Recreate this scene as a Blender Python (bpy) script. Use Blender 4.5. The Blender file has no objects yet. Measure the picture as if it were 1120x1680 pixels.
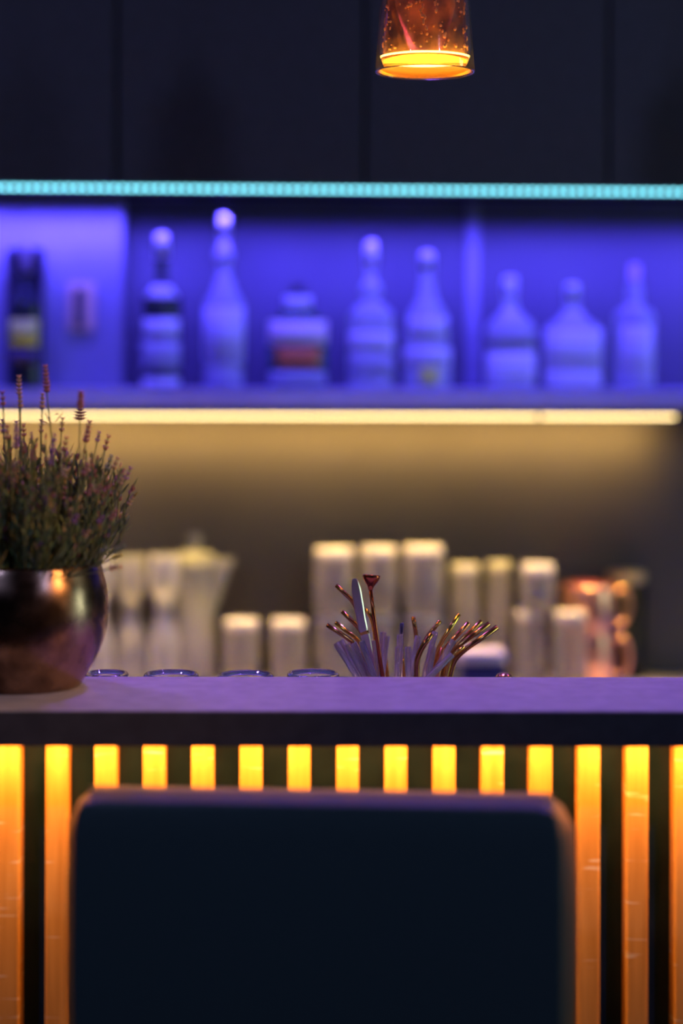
import bpy, bmesh, math, random
from mathutils import Vector, Matrix, Euler

random.seed(7)
sc = bpy.context.scene
C = sc.collection
PI = math.pi
R = math.radians

# ------------------------------------------------------------------ camera
F = 3100.0            # focal length in pixels of the 1120x1680 frame
HZ = 610.0            # eye-level row
EYE = 1.47
cam_d = bpy.data.cameras.new('camera')
cam = bpy.data.objects.new('camera', cam_d); C.objects.link(cam)
cam_d.sensor_fit = 'VERTICAL'; cam_d.sensor_height = 36.0
cam_d.lens = F / 1680 * 36.0
cam_d.shift_y = -(840 - HZ) / 1680
cam.matrix_world = Matrix.Translation((0, 0, EYE)) @ (Euler((R(90), 0, 0)).to_matrix() @ Matrix.Rotation(R(0.15), 3, 'Z')).to_4x4()
cam_d.clip_start = 0.05
cam_d.dof.use_dof = True
cam_d.dof.focus_distance = 2.34
cam_d.dof.aperture_fstop = (cam_d.lens / 1000) / 0.056
sc.camera = cam

# ------------------------------------------------------------------ exposure and world
sc.view_settings.view_transform = 'Standard'
sc.view_settings.look = 'None'
sc.view_settings.exposure = 0.0
sc.view_settings.gamma = 1.0
sc.view_settings.use_curve_mapping = False
w = bpy.data.worlds.new('world'); sc.world = w; w.use_nodes = True
w.node_tree.nodes['Background'].inputs[0].default_value = (0.02, 0.02, 0.05, 1)
w.node_tree.nodes['Background'].inputs[1].default_value = 0.15

YAWB = R(2.6)         # the back bar runs slightly away to the right
TB = math.tan(YAWB)

def area(name, loc, rot, sx, sy, power, col, spread=180):
    d = bpy.data.lights.new(name, 'AREA'); d.shape = 'RECTANGLE'; d.size = sx; d.size_y = sy
    d.energy = power; d.color = col; d.spread = R(spread)
    o = bpy.data.objects.new(name, d); C.objects.link(o); o.location = loc; o.rotation_euler = rot
    return o
def spot(name, loc, target, power, col, angle=60, blend=0.6, size=0.05):
    d = bpy.data.lights.new(name, 'SPOT'); d.energy = power; d.color = col
    d.spot_size = R(angle); d.spot_blend = blend; d.shadow_soft_size = size
    o = bpy.data.objects.new(name, d); C.objects.link(o); o.location = loc
    v = Vector(target) - Vector(loc); o.rotation_euler = v.to_track_quat('-Z', 'Y').to_euler()
    return o

BLUE = (0.075, 0.050, 1.0)
CAB_Y = 3.50; WALL_Y = 3.80; CAB_Z = 1.813
SHELF_Z = 1.4366; SHELF_Y = 3.60
def byaw(y, x=0.0): return (x, y + x * TB)
# LED runs of the back bar (the light their diffusers give)
area('blue_led_light', (0.05, CAB_Y + 0.15 + 0.05 * TB, CAB_Z - 0.010), (R(40), 0, YAWB), 3.2, 0.012, 25.0, BLUE, 84)
area('blue_led_light', (0.05, CAB_Y + 0.020 + 0.05 * TB, CAB_Z - 0.006), (R(10), 0, YAWB), 3.2, 0.012, 12.0, BLUE, 110)
area('warm_led_light', (-0.45, SHELF_Y + 0.095 - 0.45 * TB, SHELF_Z - 0.044), (R(56), 0, YAWB), 2.16, 0.012, 3.2, (1.0, 0.55, 0.14), 84)
area('warm_led_light', (-0.45, SHELF_Y + 0.030 - 0.45 * TB, SHELF_Z - 0.055), (R(-7), 0, YAWB), 2.16, 0.012, 10.0, (1.0, 0.63, 0.14), 50)
# amber LED run under the overhang of the counter
CT_Z = 1.102; CT_F = 2.05; CT_B = 2.28; SLAT_Y = 2.15
area('amber_led_light', (0, 2.118, CT_Z - 0.041), (R(2), 0, R(0.5)), 1.3, 0.010, 5.0, (1.0, 0.36, 0.07))
# violet ceiling spots above the service aisle
SPOTS = [(-0.75, 2.95, 2.58), (0.1, 2.95, 2.58), (0.95, 2.95, 2.58)]
for (x, y, z) in SPOTS:
    spot('violet_spot_light', (x, y, z - 0.07), (x * 0.8, 2.25, 1.0), 46, (0.27, 0.09, 1.0), 62, 0.8, 0.04)
# two unseen cool fill spots, added behind the viewer to lift dark fronts
FILL = [(-1.3, 0.3, 2.55), (1.3, 0.3, 2.55)]
for (x, y, z) in FILL:
    spot('fill_spot_light', (x, y + 0.09, z - 0.035), (x * 0.3, 3.4, 1.5), 28, (0.36, 0.46, 1.0), 125, 0.8, 0.06)
WFILL = (1.90, 1.00, 2.50)  # unseen warm spot, added to brighten the lavender
spot('fill_spot_light', (WFILL[0] - 0.05, WFILL[1] + 0.075, WFILL[2] - 0.05), (-0.40, 2.18, 1.27), 110, (1.0, 0.50, 0.16), 17, 0.7, 0.04)

# ------------------------------------------------------------------ materials
def mat(name, col, rough=0.5, metal=0.0, trans=0.0, ior=1.45, emit=None, es=0.0, coat=0.0, spec=0.5):
    m = bpy.data.materials.new(name); m.use_nodes = True
    b = m.node_tree.nodes['Principled BSDF']
    b.inputs['Base Color'].default_value = (*col, 1)
    b.inputs['Roughness'].default_value = rough
    b.inputs['Metallic'].default_value = metal
    b.inputs['Transmission Weight'].default_value = trans
    b.inputs['IOR'].default_value = ior
    b.inputs['Coat Weight'].default_value = coat
    b.inputs['Specular IOR Level'].default_value = spec
    if emit:
        b.inputs['Emission Color'].default_value = (*emit, 1)
        b.inputs['Emission Strength'].default_value = es
    return m
def noisy(m, scale, c1, c2, detail=4, stretch=None, bump=0.0, rough=None, lo=0.35, hi=0.65):
    nt = m.node_tree; b = nt.nodes['Principled BSDF']
    tc = nt.nodes.new('ShaderNodeTexCoord'); mp = nt.nodes.new('ShaderNodeMapping')
    if stretch: mp.inputs['Scale'].default_value = stretch
    n = nt.nodes.new('ShaderNodeTexNoise'); n.inputs['Scale'].default_value = scale; n.inputs['Detail'].default_value = detail
    r = nt.nodes.new('ShaderNodeValToRGB')
    r.color_ramp.elements[0].position = lo; r.color_ramp.elements[0].color = (*c1, 1)
    r.color_ramp.elements[1].position = hi; r.color_ramp.elements[1].color = (*c2, 1)
    nt.links.new(tc.outputs['Object'], mp.inputs[0]); nt.links.new(mp.outputs[0], n.inputs['Vector'])
    nt.links.new(n.outputs[0], r.inputs[0]); nt.links.new(r.outputs[0], b.inputs['Base Color'])
    if bump:
        bp = nt.nodes.new('ShaderNodeBump'); bp.inputs['Strength'].default_value = bump; bp.inputs['Distance'].default_value = 0.002
        nt.links.new(n.outputs[0], bp.inputs['Height']); nt.links.new(bp.outputs[0], b.inputs['Normal'])
    if rough:
        mr = nt.nodes.new('ShaderNodeMapRange'); mr.inputs['To Min'].default_value = rough[0]; mr.inputs['To Max'].default_value = rough[1]
        nt.links.new(n.outputs[0], mr.inputs[0]); nt.links.new(mr.outputs[0], b.inputs['Roughness'])
    return m

M = {}
M['wall'] = noisy(mat('grey_plaster', (0.3, 0.3, 0.3), 0.75), 3, (0.088, 0.086, 0.088), (0.104, 0.102, 0.104))
M['dark_wall'] = noisy(mat('dark_wall', (0.04, 0.04, 0.05), 0.8), 3, (0.03, 0.03, 0.04), (0.05, 0.05, 0.06))
M['floor'] = noisy(mat('dark_floor', (0.05, 0.04, 0.04), 0.5), 6, (0.04, 0.03, 0.03), (0.07, 0.05, 0.045), stretch=(1, 6, 1))
M['cabinet'] = noisy(mat('navy_laminate', (0.02, 0.02, 0.03), 0.55), 60, (0.050, 0.042, 0.060), (0.065, 0.055, 0.078))
M['shelf'] = noisy(mat('shelf_laminate', (0.4, 0.38, 0.4), 0.5), 30, (0.56, 0.50, 0.72), (0.62, 0.55, 0.78))
M['pier'] = noisy(mat('pale_panel', (0.4, 0.4, 0.4), 0.6), 5, (0.22, 0.22, 0.24), (0.26, 0.26, 0.28))
M['satin_steel'] = mat('satin_steel', (0.80, 0.68, 0.55), 0.32, 0.75)
M['mug_copper'] = mat('mug_copper', (0.98, 0.50, 0.34), 0.30, 0.9)
M['glass_foot'] = mat('thick_glass_foot', (0.97, 0.94, 0.88), 0.10, 0, 0.50, 1.45)
M['counter'] = noisy(mat('counter_laminate', (0.4, 0.38, 0.4), 0.42), 40, (0.40, 0.37, 0.40), (0.50, 0.46, 0.50), bump=0.05)
M['edge'] = noisy(mat('dark_edge', (0.05, 0.05, 0.05), 0.6), 40, (0.045, 0.04, 0.045), (0.06, 0.055, 0.06))
M['panel'] = noisy(mat('smoked_panel', (0.03, 0.035, 0.03), 0.35), 14, (0.005, 0.024, 0.050), (0.012, 0.042, 0.080), rough=(0.25, 0.45))
M['slat'] = noisy(mat('oiled_oak_slat', (0.8, 0.45, 0.2), 0.38), 10, (0.72, 0.38, 0.09), (0.92, 0.54, 0.15), stretch=(7, 7, 0.5), bump=0.1, rough=(0.3, 0.5))
M['leather'] = noisy(mat('navy_leather', (0.02, 0.03, 0.04), 0.42), 300, (0.045, 0.072, 0.070), (0.058, 0.088, 0.084), bump=0.15)
M['steel'] = mat('brushed_steel', (0.62, 0.62, 0.64), 0.22, 1.0)
M['black_metal'] = mat('black_metal', (0.02, 0.02, 0.022), 0.35, 0.6)
M['copper'] = mat('copper_metal', (0.90, 0.42, 0.18), 0.20, 1.0)
M['bronze'] = noisy(mat('bronze_metal', (0.5, 0.28, 0.15), 0.21, 1.0), 50, (0.50, 0.24, 0.07), (0.64, 0.33, 0.10))
M['gold'] = mat('gold_metal', (0.95, 0.62, 0.12), 0.18, 1.0)
M['bluemetal'] = mat('blue_metal', (0.15, 0.18, 0.55), 0.2, 1.0)
M['stirrer'] = mat('red_copper', (0.55, 0.15, 0.05), 0.22, 1.0)
M['glass'] = mat('clear_glass', (0.97, 0.96, 1.0), 0.03, 0, 0.97, 1.47)
M['tumbler'] = mat('glassware', (0.96, 0.93, 0.80), 0.09, 0, 0.82, 1.45)
M['straw_glass'] = mat('straw_glass', (1.0, 0.92, 0.95), 0.03, 0, 0.80, 1.22)
M['amber'] = mat('amber_glass', (0.98, 0.55, 0.12), 0.15, 0, 0.82, 1.15)
M['fleck'] = mat('gold_fleck', (1.0, 0.55, 0.16), 0.45, 0.4)
M['clear_bottle'] = mat('clear_bottle', (0.85, 0.87, 0.9), 0.14, 0, 0.50, 1.35)
M['milky'] = mat('milky_glass', (0.93, 0.93, 0.93), 0.14, 0, 0.70, 1.42)
M['dark_bottle'] = mat('dark_bottle', (0.03, 0.04, 0.04), 0.12, 0, 0.2, 1.45)
M['green_bottle'] = mat('green_bottle', (0.08, 0.22, 0.12), 0.12, 0, 0.5, 1.4)
M['label'] = mat('paper_label', (0.75, 0.74, 0.78), 0.6)
M['label_grey'] = mat('grey_label', (0.42, 0.42, 0.46), 0.6)
M['label_cream'] = mat('cream_label', (0.95, 0.80, 0.72), 0.6)
M['label_brown'] = mat('brown_label', (0.75, 0.20, 0.04), 0.6)
M['label_olive'] = mat('olive_label', (0.75, 0.85, 0.12), 0.6)
M['label_dark'] = mat('dark_label', (0.08, 0.06, 0.10), 0.6)
M['cap'] = mat('silver_cap', (0.85, 0.85, 0.9), 0.35, 0.3)
M['cap_dark'] = mat('dark_cap', (0.03, 0.02, 0.03), 0.4)
M['cap_rose'] = mat('rose_cap', (0.42, 0.33, 0.40), 0.4)
M['blackbox'] = mat('black_card', (0.008, 0.008, 0.01), 0.6)
M['socket'] = mat('socket_plate', (0.65, 0.45, 0.25), 0.5)
M['socket_dark'] = mat('socket_insert', (0.04, 0.035, 0.04), 0.5)
M['led_blue'] = mat('blue_diffuser', (0.3, 0.3, 0.3), 0.5, emit=(0.22, 0.84, 1.0), es=3.4)
M['led_warm'] = mat('warm_diffuser', (0.3, 0.3, 0.3), 0.5, emit=(1.0, 0.72, 0.29), es=5.2)
M['led_amber'] = mat('amber_diffuser', (0.3, 0.3, 0.3), 0.5, emit=(1.0, 0.55, 0.12), es=4.0)
M['lamp_disc'] = mat('lamp_disc', (0.8, 0.7, 0.5), 0.5, emit=(1.0, 0.52, 0.09), es=9.0)
M['spot_lens'] = mat('violet_lens', (0.2, 0.2, 0.2), 0.5, emit=(0.4, 0.2, 1.0), es=6.0)
M['plastic_blue'] = mat('navy_plastic', (0.03, 0.03, 0.12), 0.4)
M['plastic_light'] = mat('pale_plastic', (0.7, 0.62, 0.75), 0.5)
M['olive_lid'] = mat('olive_lid', (0.62, 0.50, 0.30), 0.5)
M['soil'] = noisy(mat('soil', (0.03, 0.02, 0.015), 0.9), 80, (0.015, 0.01, 0.008), (0.05, 0.035, 0.02))
M['leaf_a'] = mat('leaf_green', (0.14, 0.21, 0.06), 0.6)
M['leaf_b'] = mat('leaf_grey_green', (0.17, 0.22, 0.12), 0.6)
M['leaf_c'] = mat('leaf_olive', (0.30, 0.25, 0.07), 0.6)
M['stem'] = mat('stem_green', (0.15, 0.17, 0.06), 0.7)
M['bud_purple'] = noisy(mat('bud_purple', (0.2, 0.1, 0.25), 0.7), 400, (0.16, 0.06, 0.20), (0.36, 0.16, 0.28))
M['bud_plum'] = noisy(mat('bud_plum', (0.2, 0.1, 0.25), 0.7), 400, (0.24, 0.07, 0.07), (0.50, 0.20, 0.14))
M['bud_tan'] = noisy(mat('bud_tan', (0.4, 0.3, 0.15), 0.7), 400, (0.32, 0.20, 0.10), (0.62, 0.38, 0.16))
M['window_glow'] = mat('dusk_pane', (0.1, 0.1, 0.1), 0.3, emit=(0.55, 0.85, 0.72), es=8.0)

# pot: worn bronze with darker oxidised blotches
m = noisy(mat('aged_bronze_pot', (0.4, 0.25, 0.18), 0.24, 1.0), 22, (0.10, 0.055, 0.035), (0.42, 0.25, 0.16), detail=8, bump=0.12, rough=(0.16, 0.36))
M['pot'] = m
# scratches on slats
def scratches(m):
    nt = m.node_tree; b = nt.nodes['Principled BSDF']
    src = b.inputs['Base Color'].links[0].from_socket
    tc = nt.nodes.new('ShaderNodeTexCoord'); mp = nt.nodes.new('ShaderNodeMapping')
    mp.inputs['Rotation'].default_value = (0, R(20), 0); mp.inputs['Scale'].default_value = (4, 4, 55)
    n = nt.nodes.new('ShaderNodeTexNoise'); n.inputs['Scale'].default_value = 3; n.inputs['Detail'].default_value = 2
    r = nt.nodes.new('ShaderNodeValToRGB'); r.color_ramp.elements[0].position = 0.66; r.color_ramp.elements[1].position = 0.71
    mx = nt.nodes.new('ShaderNodeMix'); mx.data_type = 'RGBA'; mx.inputs[7].default_value = (0.98, 0.85, 0.65, 1)
    nt.links.new(tc.outputs['Object'], mp.inputs[0]); nt.links.new(mp.outputs[0], n.inputs['Vector']); nt.links.new(n.outputs[0], r.inputs[0])
    nt.links.new(r.outputs[0], mx.inputs[0]); nt.links.new(src, mx.inputs[6]); nt.links.new(mx.outputs[2], b.inputs['Base Color'])
scratches(M['slat'])
# LED run: faint ripple of single diodes
def ripple(m, period):
    nt = m.node_tree; b = nt.nodes['Principled BSDF']
    tc = nt.nodes.new('ShaderNodeTexCoord'); wv = nt.nodes.new('ShaderNodeTexWave'); wv.wave_type = 'BANDS'
    wv.inputs['Scale'].default_value = 0.314 / period
    mr = nt.nodes.new('ShaderNodeMapRange'); k = b.inputs['Emission Strength'].default_value
    mr.inputs['To Min'].default_value = k * 0.1; mr.inputs['To Max'].default_value = k * 1.9
    nt.links.new(tc.outputs['Object'], wv.inputs[0]); nt.links.new(wv.outputs['Fac'], mr.inputs[0]); nt.links.new(mr.outputs[0], b.inputs['Emission Strength'])
ripple(M['led_blue'], 0.0165)

# ------------------------------------------------------------------ mesh helpers
def obj(name, bm, m, parent=None, smooth=True, loc=None, rz=None):
    me = bpy.data.meshes.new(name); bmesh.ops.recalc_face_normals(bm, faces=bm.faces)
    bm.to_mesh(me); bm.free()
    for mm in (m if isinstance(m, (list, tuple)) else [m]): me.materials.append(mm)
    if smooth:
        for p in me.polygons: p.use_smooth = True
    o = bpy.data.objects.new(name, me); C.objects.link(o)
    if parent: o.parent = parent
    if loc: o.location = loc
    if rz is not None: o.rotation_euler = (0, 0, rz)
    return o
def tag(o, label, cat, group=None):
    o['label'] = label; o['category'] = cat
    if group: o['group'] = group
    return o
def thing(name, label, cat, loc=(0, 0, 0), rz=0, group=None):
    o = bpy.data.objects.new(name, None); C.objects.link(o); o.empty_display_size = 0.05
    o.location = loc; o.rotation_euler = (0, 0, rz)
    return tag(o, label, cat, group)
def struct(o): o['kind'] = 'structure'; return o
def dup(root, loc, rz=None, label=None):
    r = root.copy(); C.objects.link(r); r.location = loc
    if rz is not None: r.rotation_euler = (0, 0, rz)
    if label: r['label'] = label
    for ch in list(root.children):
        c = ch.copy(); C.objects.link(c); c.parent = r
        for g in ch.children:
            d = g.copy(); C.objects.link(d); d.parent = c
    return r
def add_box(bm, c, s, bev=0.0, seg=2, rot=None, mi=0):
    t = bmesh.new(); bmesh.ops.create_cube(t, size=1)
    bmesh.ops.scale(t, vec=s, verts=t.verts)
    if bev: bmesh.ops.bevel(t, geom=t.edges[:], offset=bev, segments=seg, profile=0.5, affect='EDGES')
    if rot is not None: bmesh.ops.transform(t, matrix=rot, verts=t.verts)
    bmesh.ops.translate(t, vec=c, verts=t.verts)
    merge(bm, t, mi)
def merge(bm, t, mi=0):
    vm = {v: bm.verts.new(v.co) for v in t.verts}
    for f in t.faces:
        try:
            nf = bm.faces.new([vm[v] for v in f.verts]); nf.material_index = mi
        except ValueError: pass
    t.free()
def box(c, s, bev=0.0, seg=2):
    bm = bmesh.new(); add_box(bm, c, s, bev, seg); return bm
def sqk(a, n):
    if n == 2: return 1.0
    return (abs(math.cos(a)) ** n + abs(math.sin(a)) ** n) ** (-1.0 / n)
def lathe(prof, seg=32, n=2, c=(0, 0, 0), bm=None, depth=1.0, closed=False):
    bm = bm or bmesh.new(); rings = []
    for (r, z) in prof:
        if r < 1e-6: rings.append([bm.verts.new((c[0], c[1], c[2] + z))])
        else:
            rings.append([bm.verts.new((c[0] + r * sqk(2 * PI * i / seg, n) * math.cos(2 * PI * i / seg),
                                        c[1] + depth * r * sqk(2 * PI * i / seg, n) * math.sin(2 * PI * i / seg), c[2] + z)) for i in range(seg)])
    pairs = list(zip(rings, rings[1:]))
    if closed: pairs.append((rings[-1], rings[0]))
    for a, b in pairs:
        if len(a) == 1 and len(b) == 1: continue
        for i in range(seg):
            j = (i + 1) % seg
            if len(a) == 1: bm.faces.new((a[0], b[i], b[j]))
            elif len(b) == 1: bm.faces.new((a[i], b[0], a[j]))
            else: bm.faces.new((a[i], a[j], b[j], b[i]))
    return bm
def smoothprof(pts, sub=4):
    out = []
    n = len(pts)
    for i in range(n - 1):
        p0 = pts[max(i - 1, 0)]; p1 = pts[i]; p2 = pts[i + 1]; p3 = pts[min(i + 2, n - 1)]
        for k in range(sub):
            t = k / sub
            out.append(tuple(max(0.0, 0.5 * (2 * p1[j] + (p2[j] - p0[j]) * t + (2 * p0[j] - 5 * p1[j] + 4 * p2[j] - p3[j]) * t * t + (-p0[j] + 3 * p1[j] - 3 * p2[j] + p3[j]) * t ** 3)) if j == 0 else
                             0.5 * (2 * p1[j] + (p2[j] - p0[j]) * t + (2 * p0[j] - 5 * p1[j] + 4 * p2[j] - p3[j]) * t * t + (-p0[j] + 3 * p1[j] - 3 * p2[j] + p3[j]) * t ** 3) for j in range(2)))
    out.append(pts[-1]); return out
def spline(pts, sub=6):
    pts = [Vector(p) for p in pts]; out = []; n = len(pts)
    for i in range(n - 1):
        p0 = pts[max(i - 1, 0)]; p1 = pts[i]; p2 = pts[i + 1]; p3 = pts[min(i + 2, n - 1)]
        for k in range(sub):
            t = k / sub
            out.append(0.5 * (2 * p1 + (p2 - p0) * t + (2 * p0 - 5 * p1 + 4 * p2 - p3) * t * t + (-p0 + 3 * p1 - 3 * p2 + p3) * t ** 3))
    out.append(pts[-1]); return out
def tube(bm, path, rad, seg=10, hollow=0.0, cap=True, mi=0):
    path = [Vector(p) for p in path]
    rad = rad if isinstance(rad, (list, tuple)) else [rad] * len(path)
    up = Vector((0, 1, 0.01)); frames = []
    for i, p in enumerate(path):
        d = (path[min(i + 1, len(path) - 1)] - path[max(i - 1, 0)]).normalized()
        u = d.cross(up)
        if u.length < 1e-4: u = d.cross(Vector((1, 0, 0)))
        u.normalize(); v = u.cross(d).normalized(); frames.append((p, u, v))
    def rings(sc_):
        rs = []
        for (p, u, v), r in zip(frames, rad):
            rr = r * sc_
            rs.append([bm.verts.new(p + u * rr * math.cos(2 * PI * k / seg) + v * rr * math.sin(2 * PI * k / seg)) for k in range(seg)])
        return rs
    def skin(rs):
        for a, b in zip(rs, rs[1:]):
            for k in range(seg):
                f = bm.faces.new((a[k], a[(k + 1) % seg], b[(k + 1) % seg], b[k])); f.material_index = mi
    o = rings(1.0); skin(o)
    if hollow:
        q = rings(hollow); skin(q)
        for e in (0, -1):
            for k in range(seg): bm.faces.new((o[e][k], o[e][(k + 1) % seg], q[e][(k + 1) % seg], q[e][k])).material_index = mi
    elif cap:
        bm.faces.new(o[0]).material_index = mi; bm.faces.new(o[-1]).material_index = mi
    return bm
def P(px, py, D):     # a point D metres ahead of the camera on the sight line of that place in the photo
    return Vector(((px - 560) * D / F, D, EYE - (py - HZ) * D / F))
def PB(px, dl):       # x, y on the back bar; dl = depth measured on the centre line
    D = dl / (1 - (px - 560) / F * TB)
    return (px - 560) * D / F, D

# ------------------------------------------------------------------ the room
struct(obj('floor', box((0, 0.6, -0.05), (7.4, 8.2, 0.1)), M['floor'], smooth=False))
struct(obj('ceiling', box((0, 0.6, 2.75), (7.4, 8.2, 0.1)), M['dark_wall'], smooth=False))
struct(obj('wall_back', box((0, 0.06, 1.35), (7.2, 0.12, 2.7)), M['wall'], smooth=False, loc=(0, WALL_Y, 0), rz=YAWB))
struct(obj('wall_left', box((-3.35, 0.5, 1.35), (0.1, 6.9, 2.7)), M['dark_wall'], smooth=False))
struct(obj('wall_front', box((0, -3.0, 1.35), (6.8, 0.1, 2.7)), M['dark_wall'], smooth=False))
bm = bmesh.new()      # right wall with a window opening
wx = 3.35; y0, y1, z0, z1 = 1.95, 2.65, 0.95, 2.1
add_box(bm, (wx, (-2.95 + y0) / 2, 1.35), (0.1, y0 + 2.95, 2.7))
add_box(bm, (wx, (y1 + 3.9) / 2, 1.35), (0.1, 3.9 - y1, 2.7))
add_box(bm, (wx, (y0 + y1) / 2, z0 / 2), (0.1, y1 - y0, z0))
add_box(bm, (wx, (y0 + y1) / 2, (z1 + 2.7) / 2), (0.1, y1 - y0, 2.7 - z1))
struct(obj('wall_right', bm, M['dark_wall'], smooth=False))
bm = bmesh.new(); yc = (y0 + y1) / 2; zc = (z0 + z1) / 2
for s in (-1, 1):
    add_box(bm, (wx, yc + s * ((y1 - y0) / 2 - 0.02), zc), (0.08, 0.04, z1 - z0), 0.004)
    add_box(bm, (wx, yc, zc + s * ((z1 - z0) / 2 - 0.02)), (0.08, y1 - y0 - 0.08, 0.04), 0.004)
add_box(bm, (wx, yc, zc), (0.06, 0.03, z1 - z0 - 0.08), 0.003)
wf = struct(obj('window_1', bm, M['black_metal'], smooth=False))
obj('pane', box((wx + 0.01, yc, zc), (0.01, y1 - y0 - 0.08, z1 - z0 - 0.08)), M['window_glow'], wf, smooth=False)

# boxed-out pier on the left of the back wall, flat batten further right
x1, _ = PB(198, 3.725)
struct(obj('trim_1', box(((x1 - 3.0) / 2, -0.0375 - 0.0005, (SHELF_Z + CAB_Z) / 2), (x1 + 3.0, 0.075, CAB_Z - SHELF_Z - 0.002), 0.002), M['pier'], smooth=False, loc=(0, WALL_Y, 0), rz=YAWB))
xb, yb = PB(775, 3.79)
struct(obj('trim_2', box((0, -0.0035, (SHELF_Z + CAB_Z) / 2), (0.024, 0.006, CAB_Z - SHELF_Z - 0.002), 0.002), M['pier'], smooth=False, loc=(xb, WALL_Y + xb * TB, 0), rz=YAWB))

# ------------------------------------------------------------------ upper cabinets
seams = [-213, 190, 597, 997, 1400]
xs = [PB(s, CAB_Y)[0] for s in seams]
clab = ['dark navy wall cabinet at the far left above the dark boxed bottle', 'dark navy wall cabinet above the second, third and short wide bottles',
        'dark navy wall cabinet directly behind the amber glass pendant lamp', 'dark navy wall cabinet at the far right, right of the pendant lamp']
for i in range(4):
    a, b = xs[i], xs[i + 1]; cx = (a + b) / 2; wdt = b - a
    t = thing('wall_cabinet', clab[i], 'cabinet', (cx, CAB_Y + cx * TB, CAB_Z), YAWB, 'navy wall cabinets over the back bar')
    dpt = WALL_Y - CAB_Y
    obj('cabinet_body', box((0, (dpt + 0.02) / 2 - 0.001, 0.36), (wdt - 0.001, dpt - 0.022, 0.72), 0.001), M['cabinet'], t, smooth=False)
    obj('door', box((0, 0.009, 0.36), (wdt - 0.006, 0.018, 0.716), 0.002), M['cabinet'], t, smooth=False)
tag(obj('led_profile', box((0.05, 0.156, -0.0045), (3.2, 0.012, 0.008), 0.001), M['black_metal'], smooth=False, loc=(0, CAB_Y, CAB_Z - 0.0005), rz=YAWB),
    'slim black LED profile beneath the wall cabinets near the wall', 'light strip')
t = thing('led_strip', 'glowing blue cyan LED strip under the front edge of the wall cabinets', 'light strip', (0, CAB_Y, CAB_Z - 0.0005), YAWB)
obj('housing', box((0.05, 0.010, -0.0045), (3.2, 0.014, 0.009), 0.001), M['black_metal'], t, smooth=False)
obj('diffuser', box((0.05, 0.0015, -0.0045 - 0.0005), (3.2, 0.003, 0.005), 0.0006), M['led_blue'], t, smooth=False)

# ------------------------------------------------------------------ bottle shelf
SH_T = 0.035
tag(obj('shelf', box((0, 0.0995, -SH_T / 2), (3.3, 0.197, SH_T), 0.0015), M['shelf'], smooth=False, loc=(0, SHELF_Y, SHELF_Z), rz=YAWB),
    'long grey wall shelf carrying the row of bottles', 'shelf')
xe = PB(1108, SHELF_Y)[0]; xm = PB(885, SHELF_Y)[0]
for (a, b, lab) in ((-1.6, xm - 0.0025, 'long warm white LED strip under the bottle shelf, left of its small gap'),
                    (xm + 0.0025, xe, 'short warm white LED strip under the right end of the bottle shelf')):
    cx = (a + b) / 2
    t = thing('led_strip', lab, 'light strip', (cx, SHELF_Y + cx * TB, SHELF_Z - SH_T), YAWB, 'warm LED strips under the shelf')
    obj('housing', box((0, 0.012, -0.010), (b - a, 0.016, 0.019), 0.001), M['black_metal'], t, smooth=False)
    obj('diffuser', box((0, 0.0015, -0.0165), (b - a, 0.003, 0.005), 0.0006), M['led_warm'], t, smooth=False)

# ------------------------------------------------------------------ back counter
BC_Z = 0.860; BC_F = 3.30
tag(obj('back_counter', box((0, (WALL_Y - BC_F) / 2 - 0.001, -0.02), (6.0, WALL_Y - BC_F - 0.003, 0.04), 0.003), M['counter'], smooth=False, loc=(0, BC_F, BC_Z), rz=YAWB),
    'grey rear worktop holding the blurred glassware behind the bar', 'worktop')
t = thing('base_cabinet', 'dark base cabinet beneath the rear worktop', 'cabinet', (0, BC_F + 0.03, 0), YAWB)
obj('cabinet_body', box((0, 0.23, 0.41), (6.0, 0.42, 0.818), 0.002), M['cabinet'], t, smooth=False)
for k in range(10): obj('door', box((-2.7 + k * 0.6, 0.009, 0.43), (0.594, 0.018, 0.76), 0.002), M['cabinet'], t, smooth=False)

# ------------------------------------------------------------------ front bar
RZC = R(0.5); TC = math.tan(RZC)
t = thing('bar_counter', 'long bar counter with violet-lit top and glowing amber slats on its dark front', 'bar counter', (0, CT_F, 0), RZC)
obj('countertop', box((0, (CT_B - CT_F) / 2 + 0.001, CT_Z - 0.0195), (5.2, CT_B - CT_F - 0.002, 0.039), 0.0012), M['counter'], t, smooth=False)
obj('edge_band', box((0, 0.0005, CT_Z - 0.0198), (5.2, 0.003, 0.0378), 0.0008), M['edge'], t, smooth=False)['label'] = 'dark front edge band'
FP = 2.185
obj('front_panel', box((0, FP - CT_F + 0.02, 0.531), (5.2, 0.04, 1.060), 0.001), M['panel'], t, smooth=False)
obj('kick_board', box((0, FP - CT_F - 0.008, 0.05), (5.2, 0.014, 0.098), 0.001), M['black_metal'], t, smooth=False)
for px in [-62, 18, 96] + [176 + 79.4 * k for k in range(13)]:
    x = (px - 560) * SLAT_Y / F
    if px == 96: x = (96.3 - 560) * SLAT_Y / F
    obj('slat', box((x, SLAT_Y - CT_F + 0.0175, 0.58), (0.0258, 0.0348, 0.958), 0.0030, 2), M['slat'], t, smooth=False)
ls = obj('led_run', box((0, 2.118 - CT_F, CT_Z - 0.0395 + 0.002), (1.3, 0.012, 0.004), 0.0005), M['led_amber'], t, smooth=False)
# service ledge behind the bar
LZ = 0.985
t2 = thing('service_ledge', 'low steel service ledge hidden behind the raised bar top', 'worktop', (0, 2.292, 0), RZC)
obj('ledge_top', box((0, 0.24, LZ - 0.01), (5.2, 0.48, 0.02), 0.002), M['steel'], t2, smooth=False)
obj('cabinet_body', box((0, 0.22, 0.48), (5.2, 0.42, 0.96), 0.002), M['cabinet'], t2, smooth=False)

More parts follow.
